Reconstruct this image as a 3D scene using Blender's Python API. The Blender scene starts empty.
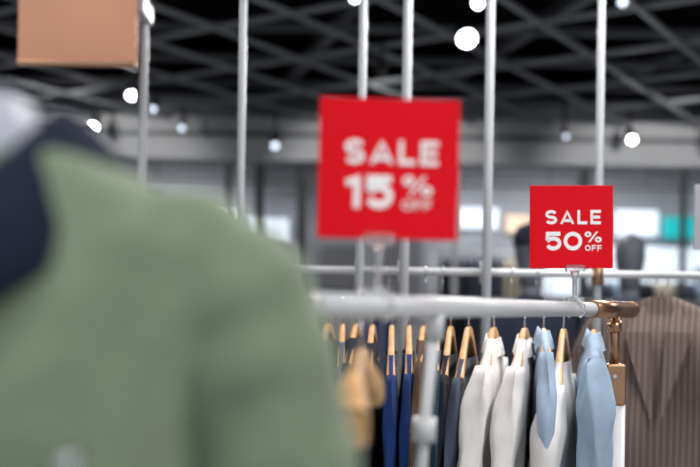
import bpy, math, random
from mathutils import Vector, Matrix
random.seed(7)
S=bpy.context.scene
S.view_settings.view_transform='Standard'
pi=math.pi
# ---------------- materials
def mat(name,col,rough=.6,metal=0,var=.0,scale=40,bump=0,emit=0,trans=0,spec=None,sheen=0,bscale=None,bdist=.003):
    m=bpy.data.materials.new(name); m.use_nodes=True
    nt=m.node_tree; b=nt.nodes['Principled BSDF']
    b.inputs['Base Color'].default_value=(*col,1)
    b.inputs['Roughness'].default_value=rough
    b.inputs['Metallic'].default_value=metal
    if spec is not None: b.inputs['Specular IOR Level'].default_value=spec
    if trans: b.inputs['Transmission Weight'].default_value=trans
    if sheen: b.inputs['Sheen Weight'].default_value=sheen
    if emit:
        b.inputs['Emission Color'].default_value=(*col,1); b.inputs['Emission Strength'].default_value=emit
    if var or bump:
        tc=nt.nodes.new('ShaderNodeTexCoord'); n=nt.nodes.new('ShaderNodeTexNoise')
        n.inputs['Scale'].default_value=scale; n.inputs['Detail'].default_value=4
        nt.links.new(tc.outputs['Object'],n.inputs['Vector'])
        if var:
            r=nt.nodes.new('ShaderNodeValToRGB')
            r.color_ramp.elements[0].position=.3; r.color_ramp.elements[1].position=.7
            r.color_ramp.elements[0].color=(*[c*(1-var) for c in col],1)
            r.color_ramp.elements[1].color=(*[min(1,c*(1+var)) for c in col],1)
            nt.links.new(n.outputs['Fac'],r.inputs['Fac']); nt.links.new(r.outputs['Color'],b.inputs['Base Color'])
        if bump:
            nb=n
            if bscale:
                nb=nt.nodes.new('ShaderNodeTexNoise'); nb.inputs['Scale'].default_value=bscale; nb.inputs['Detail'].default_value=1
                mp=nt.nodes.new('ShaderNodeMapping'); mp.inputs['Scale'].default_value=(1,1.6,.35)
                nt.links.new(tc.outputs['Object'],mp.inputs['Vector']); nt.links.new(mp.outputs['Vector'],nb.inputs['Vector'])
            bp=nt.nodes.new('ShaderNodeBump'); bp.inputs['Strength'].default_value=bump; bp.inputs['Distance'].default_value=bdist
            nt.links.new(nb.outputs['Fac'],bp.inputs['Height']); nt.links.new(bp.outputs['Normal'],b.inputs['Normal'])
    return m
M={}
M['red']=mat('red_acrylic',(.70,.004,.014),.5,var=.03,scale=5,spec=.1)
M['white_ink']=mat('white_print',(.9,.88,.88),.5)
M['rail']=mat('white_powder_coat',(.55,.565,.59),.35,var=.03,scale=20)
M['rod']=mat('grey_powder_coat',(.36,.375,.40),.35,var=.03,scale=20)
M['copper']=mat('copper',(.40,.23,.14),.3,1,var=.08,scale=30)
M['tan']=mat('copper_panel',(.50,.235,.14),.45,.2,var=.10,scale=6)
M['chrome']=mat('chrome',(.6,.6,.62),.2,1)
M['clear']=mat('clear_plastic',(.93,.95,.97),.08,trans=.85)
M['wood']=mat('hanger_wood',(.56,.315,.13),.45,var=.25,scale=25)
M['green']=mat('green_twill',(.168,.212,.143),.85,var=.10,scale=45,bump=.7,sheen=.1,spec=.2,bscale=9,bdist=.03)
M['navyrib']=mat('navy_rib',(.008,.012,.028),.85,var=.2,scale=100,bump=.4,spec=.2)
M['navymann']=mat('navy_jacket_cloth',(.010,.016,.036),.85,var=.2,scale=60)
M['mannskin']=mat('mannequin_grey',(.38,.40,.48),.45)
M['manngrey']=mat('mannequin_dark_grey',(.10,.11,.135),.5)
M['black']=mat('black_metal',(.015,.015,.017),.5)
M['grid']=mat('ceiling_grid_grey',(.29,.305,.335),.5,var=.15,scale=3)
M['duct']=mat('ceiling_pipe_grey',(.09,.095,.11),.5,var=.15,scale=3)
M['ceil']=mat('black_ceiling',(.005,.005,.007),.9,var=.3,scale=3,spec=.05)
M['bulk']=mat('bulkhead_paint',(.52,.53,.55),.8,var=.05,scale=1)
M['wall']=mat('wall_paint',(.30,.32,.36),.8,var=.25,scale=1)
M['wallp']=mat('wall_panel',(.13,.135,.155),.7,var=.1,scale=2)
M['column']=mat('column_dark_grey',(.035,.038,.045),.6)
M['floor']=mat('floor_tile',(.34,.34,.34),.3,var=.08,scale=2)
M['win']=mat('daylight_glass',(.72,.80,.90),.3,emit=.62)
M['warmwin']=mat('warm_display_glass',(.8,.58,.42),.3,emit=.25)
M['teal']=mat('teal_lightbox',(.01,.34,.36),.3,emit=.6)
M['lamp']=mat('lamp_face',(.92,.96,1),.3,emit=16)
M['lampdim']=mat('lamp_face_dim',(.75,.85,1),.3,emit=2.2)
def cloth(n,c,v=.12): M[n]=mat(n+'_cloth',c,.9,var=v,scale=35,bump=.45,sheen=.05,spec=.2,bscale=22,bdist=.010)
cloth('white',(.72,.70,.69),.04); cloth('lblue',(.31,.41,.54),.07); cloth('navy',(.012,.040,.17)); cloth('dark',(.012,.016,.028))
cloth('brown',(.09,.05,.035)); cloth('slate',(.065,.078,.115)); cloth('mustard',(.36,.2,.05)); cloth('cream',(.5,.45,.38)); cloth('teald',(.015,.04,.06))
def pin():
    m=mat('pinstripe_cloth',(.15,.105,.085),.9,spec=.15); nt=m.node_tree; b=nt.nodes['Principled BSDF']
    tc=nt.nodes.new('ShaderNodeTexCoord'); sx=nt.nodes.new('ShaderNodeSeparateXYZ'); nt.links.new(tc.outputs['Object'],sx.inputs[0])
    mu=nt.nodes.new('ShaderNodeMath'); mu.operation='MULTIPLY'; mu.inputs[1].default_value=62; nt.links.new(sx.outputs['X'],mu.inputs[0])
    fr=nt.nodes.new('ShaderNodeMath'); fr.operation='FRACT'; nt.links.new(mu.outputs[0],fr.inputs[0])
    r=nt.nodes.new('ShaderNodeValToRGB'); r.color_ramp.elements[0].position=.12; r.color_ramp.elements[1].position=.3
    r.color_ramp.elements[0].color=(.22,.175,.155,1); r.color_ramp.elements[1].color=(.115,.086,.078,1)
    nt.links.new(fr.outputs[0],r.inputs['Fac']); nt.links.new(r.outputs['Color'],b.inputs['Base Color']); return m
M['pin']=pin()
# ---------------- helpers
def obj(name,verts,faces,m,parent=None,smooth=False,loc=None):
    me=bpy.data.meshes.new(name); me.from_pydata([tuple(v) for v in verts],[],faces); me.update()
    o=bpy.data.objects.new(name,me); S.collection.objects.link(o)
    if m: me.materials.append(m)
    if smooth:
        for p in me.polygons: p.use_smooth=True
    if parent: o.parent=parent
    if loc: o.location=loc
    return o
def empty(name,loc=(0,0,0),rz=0):
    e=bpy.data.objects.new(name,None); e.empty_display_size=.05; S.collection.objects.link(e); e.location=loc; e.rotation_euler=(0,0,rz); return e
def box(name,lo,hi,m,parent=None,bev=0):
    x0,y0,z0=lo;x1,y1,z1=hi
    v=[(x0,y0,z0),(x1,y0,z0),(x1,y1,z0),(x0,y1,z0),(x0,y0,z1),(x1,y0,z1),(x1,y1,z1),(x0,y1,z1)]
    f=[(0,3,2,1),(4,5,6,7),(0,1,5,4),(1,2,6,5),(2,3,7,6),(3,0,4,7)]
    o=obj(name,v,f,m,parent)
    if bev:
        b=o.modifiers.new('b','BEVEL'); b.width=bev; b.segments=3
    return o
def tube_geo(pts,rad,n=20,cap=True):
    pts=[Vector(p) for p in pts]
    if not isinstance(rad,(list,tuple)): rad=[rad]*len(pts)
    V=[];F=[]
    up=None
    for i,p in enumerate(pts):
        a=pts[max(0,i-1)]; b=pts[min(len(pts)-1,i+1)]
        t=(b-a).normalized()
        if up is None:
            up=Vector((0,0,1)) if abs(t.z)<.9 else Vector((1,0,0))
            s=t.cross(up).normalized()
        else:
            s=(s-t*s.dot(t)).normalized()
        u=s.cross(t)
        for k in range(n):
            an=2*pi*k/n; V.append(p+s*math.cos(an)*rad[i]+u*math.sin(an)*rad[i])
    for i in range(len(pts)-1):
        for k in range(n):
            k2=(k+1)%n; F.append((i*n+k,i*n+k2,(i+1)*n+k2,(i+1)*n+k))
    if cap:
        F.append(tuple(range(n))[::-1]); F.append(tuple(range((len(pts)-1)*n,len(pts)*n)))
    return V,F
def tube(name,pts,rad,m,parent=None,n=20,smooth=True):
    V,F=tube_geo(pts,rad,n); o=obj(name,V,F,m,parent)
    if smooth:
        for p in o.data.polygons:
            p.use_smooth=len(p.vertices)==4
    return o
def merge(gs):
    V=[];F=[]
    for v,f in gs:
        k=len(V); V+=list(v); F+=[tuple(i+k for i in q) for q in f]
    return V,F
def sup(c,e): return math.copysign(abs(c)**e,c)
def loft(rings,n=32,ex=1.0,capb=True,capt=True,wob=None):
    V=[];F=[]
    for i,r in enumerate(rings):
        z,hx,hy=r[:3]; ox=r[3] if len(r)>3 else 0; oy=r[4] if len(r)>4 else 0
        for k in range(n):
            a=2*pi*k/n
            x=sup(math.cos(a),ex)*hx+ox; y=sup(math.sin(a),ex)*hy+oy
            if wob:
                dx,dy=wob(a,z); x+=dx; y+=dy
            V.append((x,y,z))
    for i in range(len(rings)-1):
        for k in range(n):
            k2=(k+1)%n; F.append((i*n+k,i*n+k2,(i+1)*n+k2,(i+1)*n+k))
    if capb: F.append(tuple(range(n))[::-1])
    if capt: F.append(tuple(range((len(rings)-1)*n,len(rings)*n)))
    return V,F
def resample(rings,step=.03):
    out=[]
    for a,b in zip(rings[:-1],rings[1:]):
        k=max(1,int(abs(b[0]-a[0])/step))
        for j in range(k): out.append(tuple(a[q]+(b[q]-a[q])*j/k for q in range(len(a))))
    out.append(rings[-1]); return out
# ---------------- room
XL,XR,YB,YF,ZC=-5.5,6.5,12.0,-2.5,3.9
box('floor',(XL,YF,-.1),(XR,YB,0),M['floor'])
box('ceiling',(XL,YF,ZC),(XR,YB,ZC+.1),M['ceil'])
box('wall_back',(XL,YB,0),(XR,YB+.1,ZC),M['wall'])
box('wall_left',(XL-.1,YF,0),(XL,YB,ZC),M['wall'])
box('wall_right',(XR,YF,0),(XR+.1,YB,ZC),M['wall'])
box('trim_1',(XL,9.75,2.80),(XR,10.0,3.22),M['bulk'])
box('trim_2',(XL,10.0,3.15),(XR,12,3.22),M['bulk'])
box('trim_3',(XL,9.70,3.02),(XR,9.75,3.06),M['duct'])
box('baseboard_back',(XL,11.97,0),(XR,12,.12),M['bulk'])
wins=[(-1.75,-1.35,2.36,2.50,'win'),(-1.25,-.75,2.10,2.42,'win'),(1.25,1.75,2.34,2.58,'win'),(1.85,2.15,2.30,2.5,'warmwin'),(3.15,3.66,2.28,2.58,'win'),(4.12,5.2,1.9,2.5,'win'),(2.2,4.1,1.55,2.15,'win'),(-.35,.1,1.6,2.1,'wallp'),(2.5,3.0,2.2,2.7,'wallp'),(-3.2,-2.3,1.3,2.7,'wallp'),(.35,.85,1.3,2.75,'wallp')]
for i,(a,b,z0,z1,mm) in enumerate(wins):
    box('window_%d'%(i+1),(a,11.93,z0),(b,11.99,z1),M[mm])
box('teal_lightbox_sign',(3.70,11.8,2.25),(4.12,11.92,2.50),M['teal'])
for i,x in enumerate([-.93,-.50,2.35,1.05,-1.25,3.35,4.0]):
    w=.05 if i<3 else .03
    c=loft([(0,w*1.8,w*1.8),(.06,w*1.8,w*1.8),(.07,w,w),(2.8,w,w)],16,.5)
    obj('store_column',c[0],c[1],M['column'] if i not in(3,6) else M['bulk'],loc=(x,10.1,0))
ct=empty('cable_tray')
for z in (2.62,2.70): box('tray_rail',(XL+.1,10.2,z),(XR-.1,10.24,z+.03),M['duct'],ct)
for i in range(12):
    box('tray_hanger',(XL+.5+i,10.21,2.62),(XL+.52+i,10.23,3.15),M['duct'],ct)
# ceiling grid
def bars():
    g1=[];g2=[]
    x0,x1,y0,y1=XL+.05,XR-.05,3.0,9.7
    def clip(p,d):
        t0,t1=-50,50
        for (o,dd,lo,hi) in ((p[0],d[0],x0,x1),(p[1],d[1],y0,y1)):
            if abs(dd)<1e-6: continue
            a,b=(lo-o)/dd,(hi-o)/dd
            if a>b:a,b=b,a
            t0=max(t0,a);t1=min(t1,b)
        return (t0,t1) if t1>t0+.2 else None
    def bar(gs,p,d,w,h,z):
        c=clip(p,d)
        if not c: return
        n=(-d[1],d[0]); P=[]
        for t in c:
            for sx in(-1,1):
                for zz in(z,z+h):
                    P.append((p[0]+d[0]*t+n[0]*w*sx,p[1]+d[1]*t+n[1]*w*sx,zz))
        gs.append((P,[(0,1,3,2),(4,6,7,5),(0,4,5,1),(2,3,7,6),(0,2,6,4),(1,5,7,3)]))
    th=math.radians(33); d1=(math.sin(th),math.cos(th)); d2=(d1[1],-d1[0])
    for k in range(-16,18):
        q=(k*.62*d2[0]+.25,6+k*.62*d2[1]); bar(g1,q,d1,.013,.03,3.17)
    for k in range(-10,12):
        q=(k*.95*d1[0],6+k*.95*d1[1]); bar(g1,q,d2,.013,.03,3.20)
    for k in range(-5,7):
        bar(g2,(k*1.5+.3,6),(-.25,.968),.05,.08,3.5)
    for k in range(7):
        bar(g2,(0,3.6+k*.95),(1,0.0),.03,.05,3.42)
    return merge(g1),merge(g2)
g,g2=bars(); obj('ceiling_grid',g[0],g[1],M['grid']); obj('ceiling_pipework',g2[0],g2[1],M['duct'])
def spotlamp(x,y,z,r,power=60,lens='lamp',d=(0,-.75,-.66),cone=110):
    e=empty('track_spotlight',(x,y,z))
    d=Vector(d).normalized()
    tube('housing',[-d*.16,-d*.15,Vector((0,0,0))],[r*.7,r*1.15,r*1.2],M['black'],e,20)
    tube('lens',[d*-.004,d*.004],r,M[lens],e,20)
    tube('stem',[-d*.1+Vector((0,0,.02)),-d*.1+Vector((0,0,max(.12,3.2-z)))],.012,M['black'],e,10)
    if power:
        l=bpy.data.lights.new('spot','SPOT'); l.energy=power; l.spot_size=math.radians(cone); l.spot_blend=.6; l.shadow_soft_size=.08; l.color=(1,.98,.95)
        lo=bpy.data.objects.new('spot_light',l); S.collection.objects.link(lo); lo.parent=e; lo.location=d*.02
        lo.rotation_euler=d.to_track_quat('-Z','Y').to_euler()
for a in [(.715,6.34,3.1,.056,70),(-1.83,8.25,3.1,.035,50),(-2.39,9.2,3.0,.04,50),(-1.70,8.5,3.04,.026,0,'lampdim'),(-1.59,9.3,3.02,.026,0,'lampdim'),
          (.69,5.6,3.1,.028,60),(0,5.6,3.12,.024,0),(2.6,9.3,2.98,.035,50),(-.72,9.3,2.87,.035,0,'lampdim'),(1.5,5.6,3.12,.026,40,'lampdim'),(1.9,8.9,2.93,.02,0,'lampdim'),(3.3,9.3,2.95,.02,0,'lampdim')]:
    spotlamp(*a)
for x in (-2.6,.2,2.8):  # extra wall-wash spots, added to brighten the bulkhead and back wall
    spotlamp(x,7.0,3.02,.03,165,'lamp',(0.05,.95,-.24),56)
# ---------------- racks
rackA=empty('clothing_rack')
def A(y): return (0.0294+.54*(y-1.05),y)
zA=1.399
def pa(y,z=zA): return (*A(y),z)
tube('display_rail',[pa(.924),pa(1.83)],.0125,M['rail'],rackA,28)
tube('rail_cap',[pa(.918),pa(.93)],.0132,M['rail'],rackA,28)
tube('copper_sleeve',[pa(1.80),pa(2.07)],.0165,M['copper'],rackA,28)
tube('sleeve_ring',[pa(2.06),pa(2.08)],.0172,M['copper'],rackA,28)
px,py=A(1.955)
tube('copper_stem',[(px,py,1.40),(px,py,1.28)],.0095,M['copper'],rackA)
tube('copper_collar',[(px,py,1.378),(px,py,1.355)],.0135,M['copper'],rackA)
box('copper_block',(px-.019,py-.019,1.213),(px+.019,py+.019,1.293),M['copper'],rackA,.004)
tube('block_screw',[(px-.004,py-.019,1.27),(px-.004,py-.0215,1.27)],.004,M['chrome'],rackA,12)
tube('post',[(px-.001,py,0.02),(px-.001,py,1.213)],.0235,M['rail'],rackA,28)
tx,ty=A(1.184)
tube('support_post',[(tx,ty,1.39),(tx-.012,ty,1.25),(tx-.075,ty,.02)],.007,M['rail'],rackA)
tube('post_joint',[(tx,ty,1.392),(tx-.001,ty,1.36)],.0105,M['rail'],rackA)
tube('post_clamp',[(tx-.011,ty,1.268),(tx-.012,ty,1.240)],.014,M['rail'],rackA)
tube('inner_rail',[(-.16,2.31,1.4),(.595,2.11,1.4)],.009,M['rod'],rackA)
tube('inner_post',[(-.16,2.31,.02),(-.16,2.31,1.41)],.0125,M['rail'],rackA)
for i,(x,y) in enumerate([(px,py),(tx-.075,ty),(-.16,2.31)]):
    tube('foot_%d'%i,[(x,y,0),(x,y,.012),(x,y,.02)],[.07,.07,.03],M['rail'],rackA)
rackB=empty('clothing_rack')
zB=1.4935
tube('back_rail',[(-.30,2.7,zB),(1.35,2.7,zB)],.0105,M['rail'],rackB)
tube('lower_tie',[(-.30,2.7,.3),(1.35,2.7,.3)],.0105,M['rail'],rackB)
for i,(x,y,r) in enumerate([(.0235,2.66,.0115),(.142,2.66,.0130),(.362,2.66,.0125),(.667,2.70,.0105)]):
    tube('upright_%d'%i,[(x,y,.02),(x,y,3.2)],r,M['rod'],rackB)
    tube('foot_%d'%i,[(x,y,0),(x,y,.02)],.05,M['rail'],rackB)
    tube('joint_%d'%i,[(x,2.7,zB-.03),(x,2.7,zB+.03)],r+.006 if i==3 else r+.001,M['rail'] if i<3 else M['copper'],rackB)
tube('upright_end',[(1.35,2.7,.0),(1.35,2.7,3.2)],.0135,M['rod'],rackB)
tube('upright_left',[(-.30,2.7,.0),(-.30,2.7,3.2)],.0105,M['rod'],rackB)
for i,x in enumerate([.06,.10,.20,.245,.43,.50,.60]):
    rr=.014
    tube('spare_hook_%d'%i,[(x+.004,2.7+math.cos(math.radians(a))*rr,zB+math.sin(math.radians(a))*rr) for a in range(200,-71,-15)]+[(x+.004,2.7,zB-.035),(x+.004,2.7+.01,zB-.05)],.0022,M['chrome'],rackB,8)
ps=empty('copper_sign_panel')
box('panel',(-.434,1.29,1.706),(-.281,1.296,2.02),M['tan'],ps,.001)
box('panel_edge_strip',(-.434,1.287,1.703),(-.281,1.299,1.709),M['copper'],ps,.001)
tube('rod',[(-.2835,1.35,0.0),(-.2835,1.35,3.2)],.006,M['rod'],ps)
box('clamp',(-.31,1.297,1.775),(-.274,1.365,1.80),M['rod'],ps,.003)
tube('foot',[(-.2835,1.35,0),(-.2835,1.35,.02)],.08,M['rail'],ps)
ws=empty('shelf_sign')
box('plate',(.850,2.48,1.550),(1.03,2.485,1.712),M['rod'],ws,.002)
tube('stem',[(.95,2.485,1.57),(.95,2.69,1.50)],.004,M['rail'],ws)
# ---------------- signs
def ribbon(pts,w,closed=False):
    P=[Vector(p) for p in pts]; n=len(P); V=[];F=[]
    for i in range(n):
        if closed: a,b,c=P[i-1],P[i],P[(i+1)%n]
        else: a=P[i-1] if i>0 else None; b=P[i]; c=P[i+1] if i<n-1 else None
        d1=(b-a).normalized() if a is not None else None
        d2=(c-b).normalized() if c is not None else None
        if d1 is None:d1=d2
        if d2 is None:d2=d1
        n1=Vector((-d1.y,d1.x)); n2=Vector((-d2.y,d2.x)); m=(n1+n2).normalized(); k=w/2/max(.35,m.dot(n1))
        V+= [b+m*k,b-m*k]
    R=n if closed else n-1
    for i in range(R):
        j=(i+1)%n; F.append((2*i,2*i+1,2*j+1,2*j))
    return V,F
def arc(cx,cy,rx,ry,a0,a1,n=16):
    return [(cx+rx*math.cos(math.radians(a0+(a1-a0)*i/n)),cy+ry*math.sin(math.radians(a0+(a1-a0)*i/n))) for i in range(n+1)]
def glyph(ch,w,s):
    h=s/2; L=[]
    if ch=='S':
        ry=(1-s)/4; rx=(w-s)/2
        L.append((arc(w/2,.5+ry,rx,ry,25,270,18)+arc(w/2,.5-ry,rx,ry,90,-155,18)[1:],0))
    elif ch=='A':
        L.append(([(h*.9,0),(w/2,1-s*.1),(w-h*.9,0)],0)); L.append(([(w*.2,.26),(w*.8,.26)],0))
    elif ch=='L': L.append(([(h,1),(h,h),(w,h)],0))
    elif ch=='E':
        L.append(([(w,1-h),(h,1-h),(h,h),(w,h)],0)); L.append(([(h,.5),(w*.92,.5)],0))
    elif ch=='F':
        L.append(([(w,1-h),(h,1-h),(h,0)],0)); L.append(([(h,.48),(w*.9,.48)],0))
    elif ch in'O0': L.append((arc(w/2,.5,(w-s)/2,(1-s)/2,0,360,28)[:-1],1))
    elif ch=='1': L.append(([(w-h,0),(w-h,1-h*.6),(0,.74)],0))
    elif ch=='5':
        ry=.27; rx=(w-s)/2
        L.append(([(w*.93,1-h),(h*1.3,1-h),(h*1.05,.52)],0)); L.append(([(h*1.05,.50)]+arc(w/2-.01,h+ry,rx,ry,125,-155,20),0))
    elif ch=='%':
        L.append((arc(.27,.74,.27-h,.26-h,0,360,20)[:-1],1)); L.append((arc(w-.27,.26,.27-h,.26-h,0,360,20)[:-1],1))
        L.append(([(w*.26,0),(w*.74,1)],0))
    return L
def text(chars,x0,z0,width,height,stroke,gap):
    ws=[c[1] for c in chars]; tot=sum(ws)+gap*(len(ws)-1); sc=width/tot; gs=[];x=0
    for ch,w in chars:
        for pts,cl in glyph(ch,w,stroke):
            v,f=ribbon(pts,stroke if ch!='%' else stroke*.9,bool(cl))
            gs.append(([((p.x+x)*sc+x0,0,min(1,max(0,p.y))*height+z0) for p in v],f))
        x+=w+gap
    return merge(gs)
def sign(x,y,z,h,num,rz,clipx,ry=0):
    e=empty('sale_sign',(x,y,z),rz); e.rotation_euler=(0,ry,rz)
    box('board',(-h,0,-h),(h,.004,h),M['red'],e,.0008)
    D=2*h
    X=lambda u:-h+u*D
    Z=lambda v:h-v*D
    gs=[text([('S',.95),('A',1.15),('L',.8),('E',.85)],X(.185),Z(.470),D*.665,D*.172,.21,.26)]
    if num=='50': gs.append(text([('5',1.0),('0',1.15)],X(.185),Z(.785),D*.44,D*.225,.215,.14))
    else: gs.append(text([('1',.5),('5',1.0)],X(.20),Z(.785),D*.335,D*.235,.23,.20))
    gs.append(text([('%',1.35)],X(.655),Z(.69),D*.205,D*.135,.17,.1) if num=='50' else text([('%',1.35)],X(.60),Z(.69),D*.215,D*.145,.17,.1))
    gs.append(text([('O',1.1),('F',.85),('F',.85)],X(.66),Z(.79),D*.20,D*.07,.2,.24) if num=='50' else text([('O',1.1),('F',.85),('F',.85)],X(.60),Z(.79),D*.21,D*.07,.18,.24))
    v,f=merge(gs)
    t=obj('lettering',v,f,M['white_ink'],e,loc=(0,-.0006,0)); so=t.modifiers.new('s','SOLIDIFY'); so.thickness=.0006; so.offset=1
    c=clipx-x
    zb=-h; zr=zA-z
    box('slot',(c-.016,-.005,zb-.006),(c+.016,.009,zb+.006),M['clear'],e,.002)
    tube('neck',[(c,.002,zb-.004),(c,.002,zb-.02),(c,.002,zr+.02),(c,.002,zr+.012)],[.008,.004,.004,.009],M['clear'],e)
    pts=[]
    for i in range(25):
        a=math.radians(-60+300*i/24)
        q=Vector((math.cos(a)*.0155,0,math.sin(a)*.0155))
        q=Matrix.Rotation(math.radians(-28.4),3,'Z')@q
        pts.append(Vector((c,.002,zr))+q)
    tube('clip_ring',pts,.0032,M['clear'],e,10)
    box('clip_foot',(c-.014,-.010,zr+.012),(c+.014,.014,zr+.020),M['clear'],e,.002)
sign(.0385,1.05,1.5435,.0738,'15',math.radians(2),.0300,math.radians(.5))
sign(.3745,1.70,1.5386,.0705,'50',math.radians(-1),.3805,math.radians(-.9))
# ---------------- hangers & garments
def hz(a,arm,drop):
    P=[(0,0),(.19,.0),(.45,.32),(.8,.75),(1,1.0)]; f=min(1,abs(a)/arm)
    for (a0,d0),(a1,d1) in zip(P[:-1],P[1:]):
        if f<=a1: return -drop*(d0+(d1-d0)*(f-a0)/(a1-a0))
    return -drop
def hanger_parts(e,arm=.21,drop=.10,thick=.022,zr=.055,rl=.0155,hscale=1):
    prof=[(0,0),(.19,.0),(.45,.32),(.8,.75),(1,1.0)]
    th=[.012,.012,.014,.9*thick,thick*1.1]; hh=[.024,.024,.022,.024*hscale,.02*hscale]
    pts=[]
    for s in (-1,1):
        q=[(s*a*arm,-d*drop,t,h) for (a,d),t,h in zip(prof,th,hh)]
        pts= q[::-1] if s<0 else pts+q[1:]
    V=[];F=[]
    for a,z,t,h in pts:
        for ty,tz in ((-.5,-.35),(-.35,-.5),(.35,-.5),(.5,-.35),(.5,.35),(.35,.5),(-.35,.5),(-.5,.35)):
            V.append((a,ty*t,z+tz*h))
    n=8
    for i in range(len(pts)-1):
        for k in range(n): F.append((i*n+k,i*n+(k+1)%n,(i+1)*n+(k+1)%n,(i+1)*n+k))
    F.append(tuple(range(n))); F.append(tuple(range((len(pts)-1)*n,len(pts)*n)))
    o=obj('hanger_bar',V,F,M['wood'],e,True); ss=o.modifiers.new('s','SUBSURF'); ss.levels=ss.render_levels=2
    hp=[(0,0,.008),(0,0,zr-rl-.006)]+[(math.cos(math.radians(a))*rl,0,zr+math.sin(math.radians(a))*rl) for a in range(-80,201,14)]
    tube('hanger_hook',hp,.002,M['chrome'],e,8)
def garment(name,x,y,ang,mt,zr=1.4,hw=.20,t=.034,nh=.07,length=.72,collar=False,sleeve=.5,seed=0,drop=.10,lean=0,hangerthick=.022,swing=0):
    e=empty(name,(x,y,zr-.055),ang)
    arm=hw*.86
    hanger_parts(e,arm=arm,drop=drop*.86,thick=min(hangerthick,t*1.3))
    rnd=random.Random(seed); p1,p2,p3=[rnd.random()*6 for _ in range(3)]
    def sh(z): return lean*max(0,-z-.05)
    def wob(a,z):
        k=min(1,max(0,(-z-.07)/.2))
        dy=t*.30*k*math.sin(4*a+p1+z*7)+t*.24*k*math.sin(9*a+p2-z*9)
        return (.012*k*math.sin(8*z+p3+2*a),dy+sh(z))
    H=lambda a: hz(a,arm,drop*.86)+.0145
    R=[(-length,hw*.98,t*1.45),(-.45,hw*.95,t*1.38),(-.30,hw*.96,t*1.28),(H(arm)-.07,hw*.99,t*1.12),(H(arm)-.035,hw*1.0,t*.96),(H(arm)-.012,hw*.96,t*.74),(H(arm)+.001,hw*.88,t*.60)]
    for q in (.75,.5,.25,.0):
        a=nh+(hw*.86-nh)*q; zz=H(a)+.001*(1-q)
        if zz<=R[-1][0]+.0008: zz=R[-1][0]+.0012
        R.append((zz,a,max(.013,t*(.5+.08*q))))
    top=R[-1][0]
    g=[loft(resample(R,.02),48,.85,True,False,wob)]
    for s in (-1,1):
        sl=[]; n=30; z0=H(arm)-.004
        for i in range(n+1):
            f=i/n
            z=z0-sleeve*f
            ox=s*(hw*.90+.040*min(1,f*4)+.008*math.sin(f*9+p1*s)); oy=t*.30*math.sin(f*5+p2+s)*f+sh(z)+swing*f*.05
            rx=(.012+.034*min(1,f*7)**.6)*(1-.25*f); ry=t*(.55+.50*min(1,f*6)**.7)*(1-.20*f)*(1+.07*math.sin(f*18+p3)+.03*math.sin(f*41+p1))
            sl.append((z,rx,ry,ox,oy))
        g.append(loft(sl[::-1],32,1.0,True,True,lambda a,z:(0.005*math.sin(3*a+z*25+p1),t*.15*math.sin(3*a+z*16+p2)+t*.07*math.sin(5*a-z*22))))
    if collar:
        n=28;V=[];F=[]
        prof=[(-.004,-.008,.80),(.0,.014,.78),(.004,.017,.86),(.013,-.003,1.12),(.018,-.020,1.30)]
        for (o_,dz,sc) in prof:
            for k in range(n):
                a=2*pi*k/n
                V.append((math.cos(a)*(nh*.98+o_),math.sin(a)*(max(.014,t*.5)*sc+o_*.3),top+dz-.006-(.010*max(0,-math.sin(a)))-.012*abs(math.cos(a))**3))
        for i in range(len(prof)-1):
            for k in range(n): F.append((i*n+k,i*n+(k+1)%n,(i+1)*n+(k+1)%n,(i+1)*n+k))
        g.append((V,F))
    v,f=merge(g)
    obj('garment_body',v,f,M[mt],e,True)
    if collar:
        for i in range(5):
            yy=-t*1.35+sh(-.12-i*.09)
            tube('button_%d'%i,[(0.0,yy,-.12-i*.09),(0,yy-.003,-.12-i*.09)],.005,M['white_ink'],e,10)
    return e
def onC(u):
    k=(u-350)/1000
    s=(k*2.31+.16)/(.755+.2*k)
    return (-.16+.755*s,2.31-.2*s)
items=[
 (312,'slate_cardigan','slate',.013,.10,False,4,.10,0),
 (328,'brown_sweater','brown',.013,.11,False,7,.085,.02),
 (343,'slate_cardigan','slate',.014,.10,False,1,.10,0),
 (357,'black_sweater','dark',.013,.09,False,6,.09,.03),
 (373,'black_sweater','dark',.013,.10,False,3,.10,0),
 (392,'navy_shirt','navy',.0145,.125,False,0,.115,.0),
 (409,'navy_shirt','navy',.015,.125,False,-1,.11,.02),
 (424,'brown_sweater','brown',.011,.10,False,3,.08,.02),
 (437,'teal_sweater','teald',.010,.12,False,0,.10,0),
 (451,'black_sweater','dark',.012,.125,False,4,.11,.03),
 (469,'grey_cardigan','slate',.014,.13,False,6,.115,.05),
 (494,'white_shirt','white',.029,.085,True,5,.085,.12),
 (525,'white_shirt','white',.027,.085,True,5,.085,.12),
 (544,'blue_shirt','lblue',.018,.065,True,-2,.05,.0),
 (564,'white_shirt','white',.029,.125,False,4,.125,.06),
 (594,'blue_shirt','lblue',.031,.065,True,-1,.06,-.03),
]
for i,(u,nm,mt,t,nh,col,tl,dr,ln) in enumerate(items):
    x,y=onC(u)
    ray=math.atan2(y,x)
    garment(nm,x,y,ray-math.radians(tl),mt,t=t,nh=nh,collar=col,seed=i,length=.70+.12*random.random(),drop=dr,sleeve=.5,lean=ln,swing=random.uniform(-.2,.4) if t>.02 else 0)
e=empty('wooden_hanger',(*A(1.018),zA-.055),math.radians(85))
hanger_parts(e,arm=.155,drop=.050,thick=.036,hscale=1.7)
pj=garment('pinstripe_jacket',.842,2.7,math.radians(-24),'pin',zr=zB-.018,hw=.195,t=.055,nh=.035,length=.8,sleeve=.6,seed=40,drop=.065,hangerthick=.03)
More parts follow.
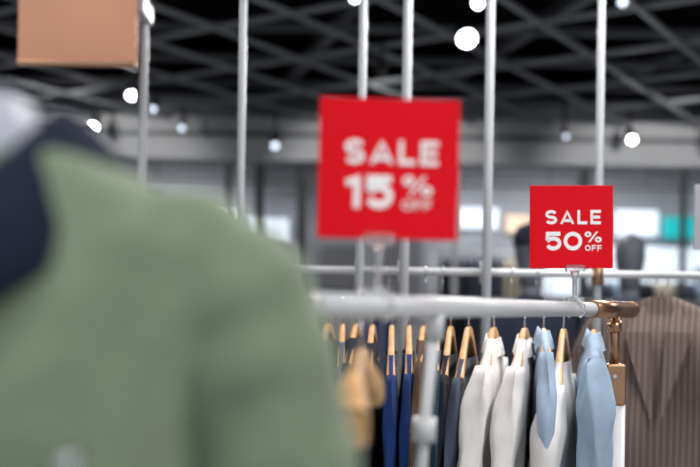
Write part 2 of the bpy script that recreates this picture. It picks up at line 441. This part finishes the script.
def lapel(par,s,mt):
    V=[(s*.040,-.022,-.0),(s*.085,-.066,-.08),(s*.07,-.080,-.14),(s*.008,-.092,-.33),(s*.012,-.080,-.20),(s*.02,-.060,-.08)]
    o=obj('lapel',V,[(0,1,2,3,4,5)],M[mt],par); m=o.modifiers.new('s','SOLIDIFY'); m.thickness=.004
lapel(pj,1,'pin');lapel(pj,-1,'pin')
# ---------------- foreground mannequin with bomber jacket
mq=empty('bomber_jacket_mannequin',(-.245,.64,0),math.radians(0))
def jw(a,z):
    return (.004*math.sin(3*a+z*18),.007*math.sin(4*a+z*22)+.004*math.sin(9*a-z*35))
T=[(.80,.155,.105),(.83,.17,.115),(.88,.185,.125),(1.0,.18,.122),(1.15,.165,.12),(1.28,.156,.12),(1.36,.160,.113),(1.40,.163,.10),(1.44,.146,.085),(1.468,.120,.070),(1.484,.098,.058),(1.492,.078,.050)]
gs=[loft(resample(T,.03),40,.85,True,True,jw)]
for s in(-1,1):
    P=[(s*.10,.0,1.428),(s*.138,0,1.422),(s*.168,0,1.398),(s*.188,0,1.34),(s*.204,-.004,1.26),(s*.216,-.012,1.12),(s*.222,-.03,.98),(s*.218,-.05,.86)]
    R=[.045,.051,.056,.056,.055,.054,.05,.042]
    PP=[];RR=[]
    for i in range(len(P)-1):
        for j in range(4):
            f=j/4; PP.append([P[i][q]*(1-f)+P[i+1][q]*f for q in range(3)]); RR.append((R[i]*(1-f)+R[i+1]*f)*(1+.04*math.sin((i*4+j)*1.9)))
    PP.append(P[-1]);RR.append(R[-1])
    gs.append(tube_geo(PP,RR,28))
v,f=merge(gs)
o=obj('jacket',v,f,M['green'],mq,True)
rm=o.modifiers.new('r','REMESH'); rm.mode='VOXEL'; rm.voxel_size=.006; rm.use_smooth_shade=True
sm=o.modifiers.new('s','SMOOTH'); sm.iterations=5; sm.factor=.5
n=48; V=[];F=[]
prof=[(.056,.058,1.520,.066,.036),(.064,.064,1.519,.072,.040),(.080,.074,1.506,.080,.043),(.098,.086,1.484,.088,.043),(.103,.088,1.470,.092,.040)]
for hx,hy,z,dz,pf in prof:
    for k in range(n):
        a=2*pi*k/n; c=max(0,-math.sin(a))**1.5
        V.append((math.cos(a)*hx,math.sin(a)*(hy+pf*c),z-dz*c))
for i in range(len(prof)-1):
    for k in range(n): F.append((i*n+k,i*n+(k+1)%n,(i+1)*n+(k+1)%n,(i+1)*n+k))
o=obj('rib_collar',V,F,M['navyrib'],mq,True); so=o.modifiers.new('s','SOLIDIFY'); so.thickness=.007; so.offset=0
ng=loft([(1.38,.052,.108),(1.42,.056,.102),(1.45,.055,.088),(1.48,.050,.066),(1.50,.044,.050),(1.522,.040,.044),(1.529,.034,.038)],36)
obj('neck',ng[0],ng[1],M['mannskin'],mq,True)
for s in(-1,1):
    h=loft([(.80,.036,.03),(.84,.040,.034),(.865,.042,.036)],24); obj('cuff',h[0],h[1],M['navyrib'],mq,True,loc=(s*.218,-.05,0))
    h=loft([(.66,.012,.022),(.70,.032,.026),(.75,.036,.022),(.79,.026,.022),(.82,.024,.024)],20); obj('hand',h[0],h[1],M['mannskin'],mq,True,loc=(s*.218,-.052,0))
h=loft([(.745,.158,.108),(.76,.162,.112),(.80,.160,.110),(.815,.158,.108)],40,.85); obj('rib_hem',h[0],h[1],M['navyrib'],mq,True)
tube('zip',[(0,-.112,.78),(0,-.128,.9),(0,-.128,1.1),(0,-.126,1.28),(0,-.119,1.37)],.004,M['chrome'],mq,10)
tube('snap_button',[(.098,-.104,1.314),(.098,-.117,1.314)],[.0065,.005],M['chrome'],mq,16)
tube('stand_pole',[(0,0,.02),(0,0,.8)],.016,M['chrome'],mq)
tube('stand_base',[(0,0,0),(0,0,.012),(0,0,.02)],[.16,.16,.14],M['chrome'],mq,40)
# ---------------- background full mannequins
def mannequin(name,x,y,headm,bodym,cap=False,rz=0):
    e=empty(name,(x,y,0),rz)
    hd=loft([(1.50,.05,.055),(1.54,.052,.06),(1.575,.058,.075),(1.62,.07,.09),(1.67,.077,.098),(1.72,.074,.094),(1.76,.055,.07),(1.782,.02,.03)],24)
    obj('head',hd[0],hd[1],M[headm],e,True)
    nb=loft([(1.40,.06,.055),(1.45,.05,.05),(1.53,.048,.05)],20); obj('neck',nb[0],nb[1],M[headm],e,True)
    if cap:
        c=loft([(1.69,.084,.104),(1.73,.084,.104),(1.78,.066,.08),(1.80,.02,.03)],24); obj('cap',c[0],c[1],M['navymann'],e,True)
        b=loft([(1.69,.07,.06,0,-.12),(1.70,.07,.06,0,-.12)],24); obj('cap_brim',b[0],b[1],M['navymann'],e,True)
    g=[loft(resample([(.80,.17,.12),(1.0,.165,.115),(1.2,.18,.12),(1.32,.185,.115),(1.39,.16,.09),(1.43,.10,.07),(1.46,.06,.055)],.04),32,.85)]
    for s in(-1,1):
        g.append(tube_geo([(s*.13,0,1.37),(s*.175,0,1.34),(s*.20,0,1.2),(s*.22,-.01,1.05),(s*.225,-.05,.82)],[.045,.058,.052,.045,.036],20))
    v,f=merge(g); o=obj('coat',v,f,M[bodym],e,True)
    r=o.modifiers.new('r','REMESH'); r.mode='VOXEL'; r.voxel_size=.015; r.use_smooth_shade=True
    for s in(-1,1):
        obj('hand',*loft([(.66,.012,.022),(.70,.032,.026),(.78,.03,.022),(.84,.024,.024)],16),M[headm],e,True,loc=(s*.225,-.055,0))
        v,f=tube_geo([(s*.09,0,.85),(s*.09,0,.5),(s*.09,.01,.1)],[.085,.06,.045],20); obj('leg',v,f,M['dark'],e,True)
        box('shoe',(s*.09-.045,-.17,0),(s*.09+.045,.07,.1),M['black'],e,.03)
mannequin('cap_mannequin',.85,4.7,'manngrey','navymann',True,.3)
mannequin('grey_mannequin',1.41,5.05,'manngrey','slate',False,-.3)
def farrack(x0,x1,y,z,cols):
    e=empty('garment_rack')
    tube('rail',[(x0,y,z),(x1,y,z)],.015,M['rail'],e)
    for x in(x0,x1):
        tube('leg',[(x,y,0),(x,y,z+.01)],.015,M['rail'],e); tube('foot',[(x,y-.25,.02),(x,y+.25,.02)],.018,M['rail'],e)
    n=int((x1-x0-.15)/.075)
    for c in range(len(cols)):
        gs=[]
        for i in range(n):
            if (i//3)%len(cols)!=c: continue
            v,f=loft([(z-.95,.03,.20),(z-.5,.032,.19),(z-.17,.03,.20),(z-.11,.022,.17),(z-.055,.012,.06)],14,.8)
            xx=x0+.12+i*.075
            gs.append(([(p[0]+xx,p[1]+y,p[2]) for p in v],f))
        v,f=merge(gs); obj('clothes_%d'%c,v,f,M[cols[c]],e,True)
farrack(-1.6,.35,6.3,1.42,['slate','dark','cream','navy'])
farrack(.5,3.0,7.2,1.45,['dark','slate','lblue','dark'])
farrack(1.7,3.4,5.9,1.40,['cream','slate','brown'])
farrack(-2.6,-.6,10.9,2.05,['slate','dark','cream','brown'])
farrack(.9,2.2,11.0,2.0,['dark','slate','slate','cream'])
farrack(2.5,4.6,10.8,1.75,['slate','lblue','dark','cream'])
# ---------------- lights
def area(x,y,z,sx,sy,p,col=(1,.98,.96)):
    l=bpy.data.lights.new('panel','AREA'); l.shape='RECTANGLE'; l.size=sx; l.size_y=sy; l.energy=p; l.color=col
    o=bpy.data.objects.new('overhead_fill_light',l); S.collection.objects.link(o); o.location=(x,y,z)  # unseen overhead area light added as soft fill, no fixture modelled
area(-1.5,0,3.1,1.0,1.0,50); area(1.8,-.2,3.1,1.0,1.0,80); area(.9,2.4,3.1,1.0,.8,65); area(-1.8,3.0,3.1,1,1,35); area(3,3.4,3.1,1.0,1.0,45)
area(-2.5,11,3.1,2,.8,42); area(2.5,11,3.1,3,.8,55)
w=bpy.data.worlds.new('World'); S.world=w; w.use_nodes=True
w.node_tree.nodes['Background'].inputs[0].default_value=(.88,.94,1,1); w.node_tree.nodes['Background'].inputs[1].default_value=.75
# ---------------- camera
cd=bpy.data.cameras.new('Camera'); cam=bpy.data.objects.new('Camera',cd); S.collection.objects.link(cam)
cam.location=(0,0,1.4); cam.rotation_euler=(math.radians(90),math.radians(-.9),0)
cd.sensor_width=36; cd.lens=51.43; cd.shift_y=.102; cd.clip_start=.05
cd.dof.use_dof=True; cd.dof.focus_distance=1.86; cd.dof.aperture_fstop=2.15
S.camera=cam
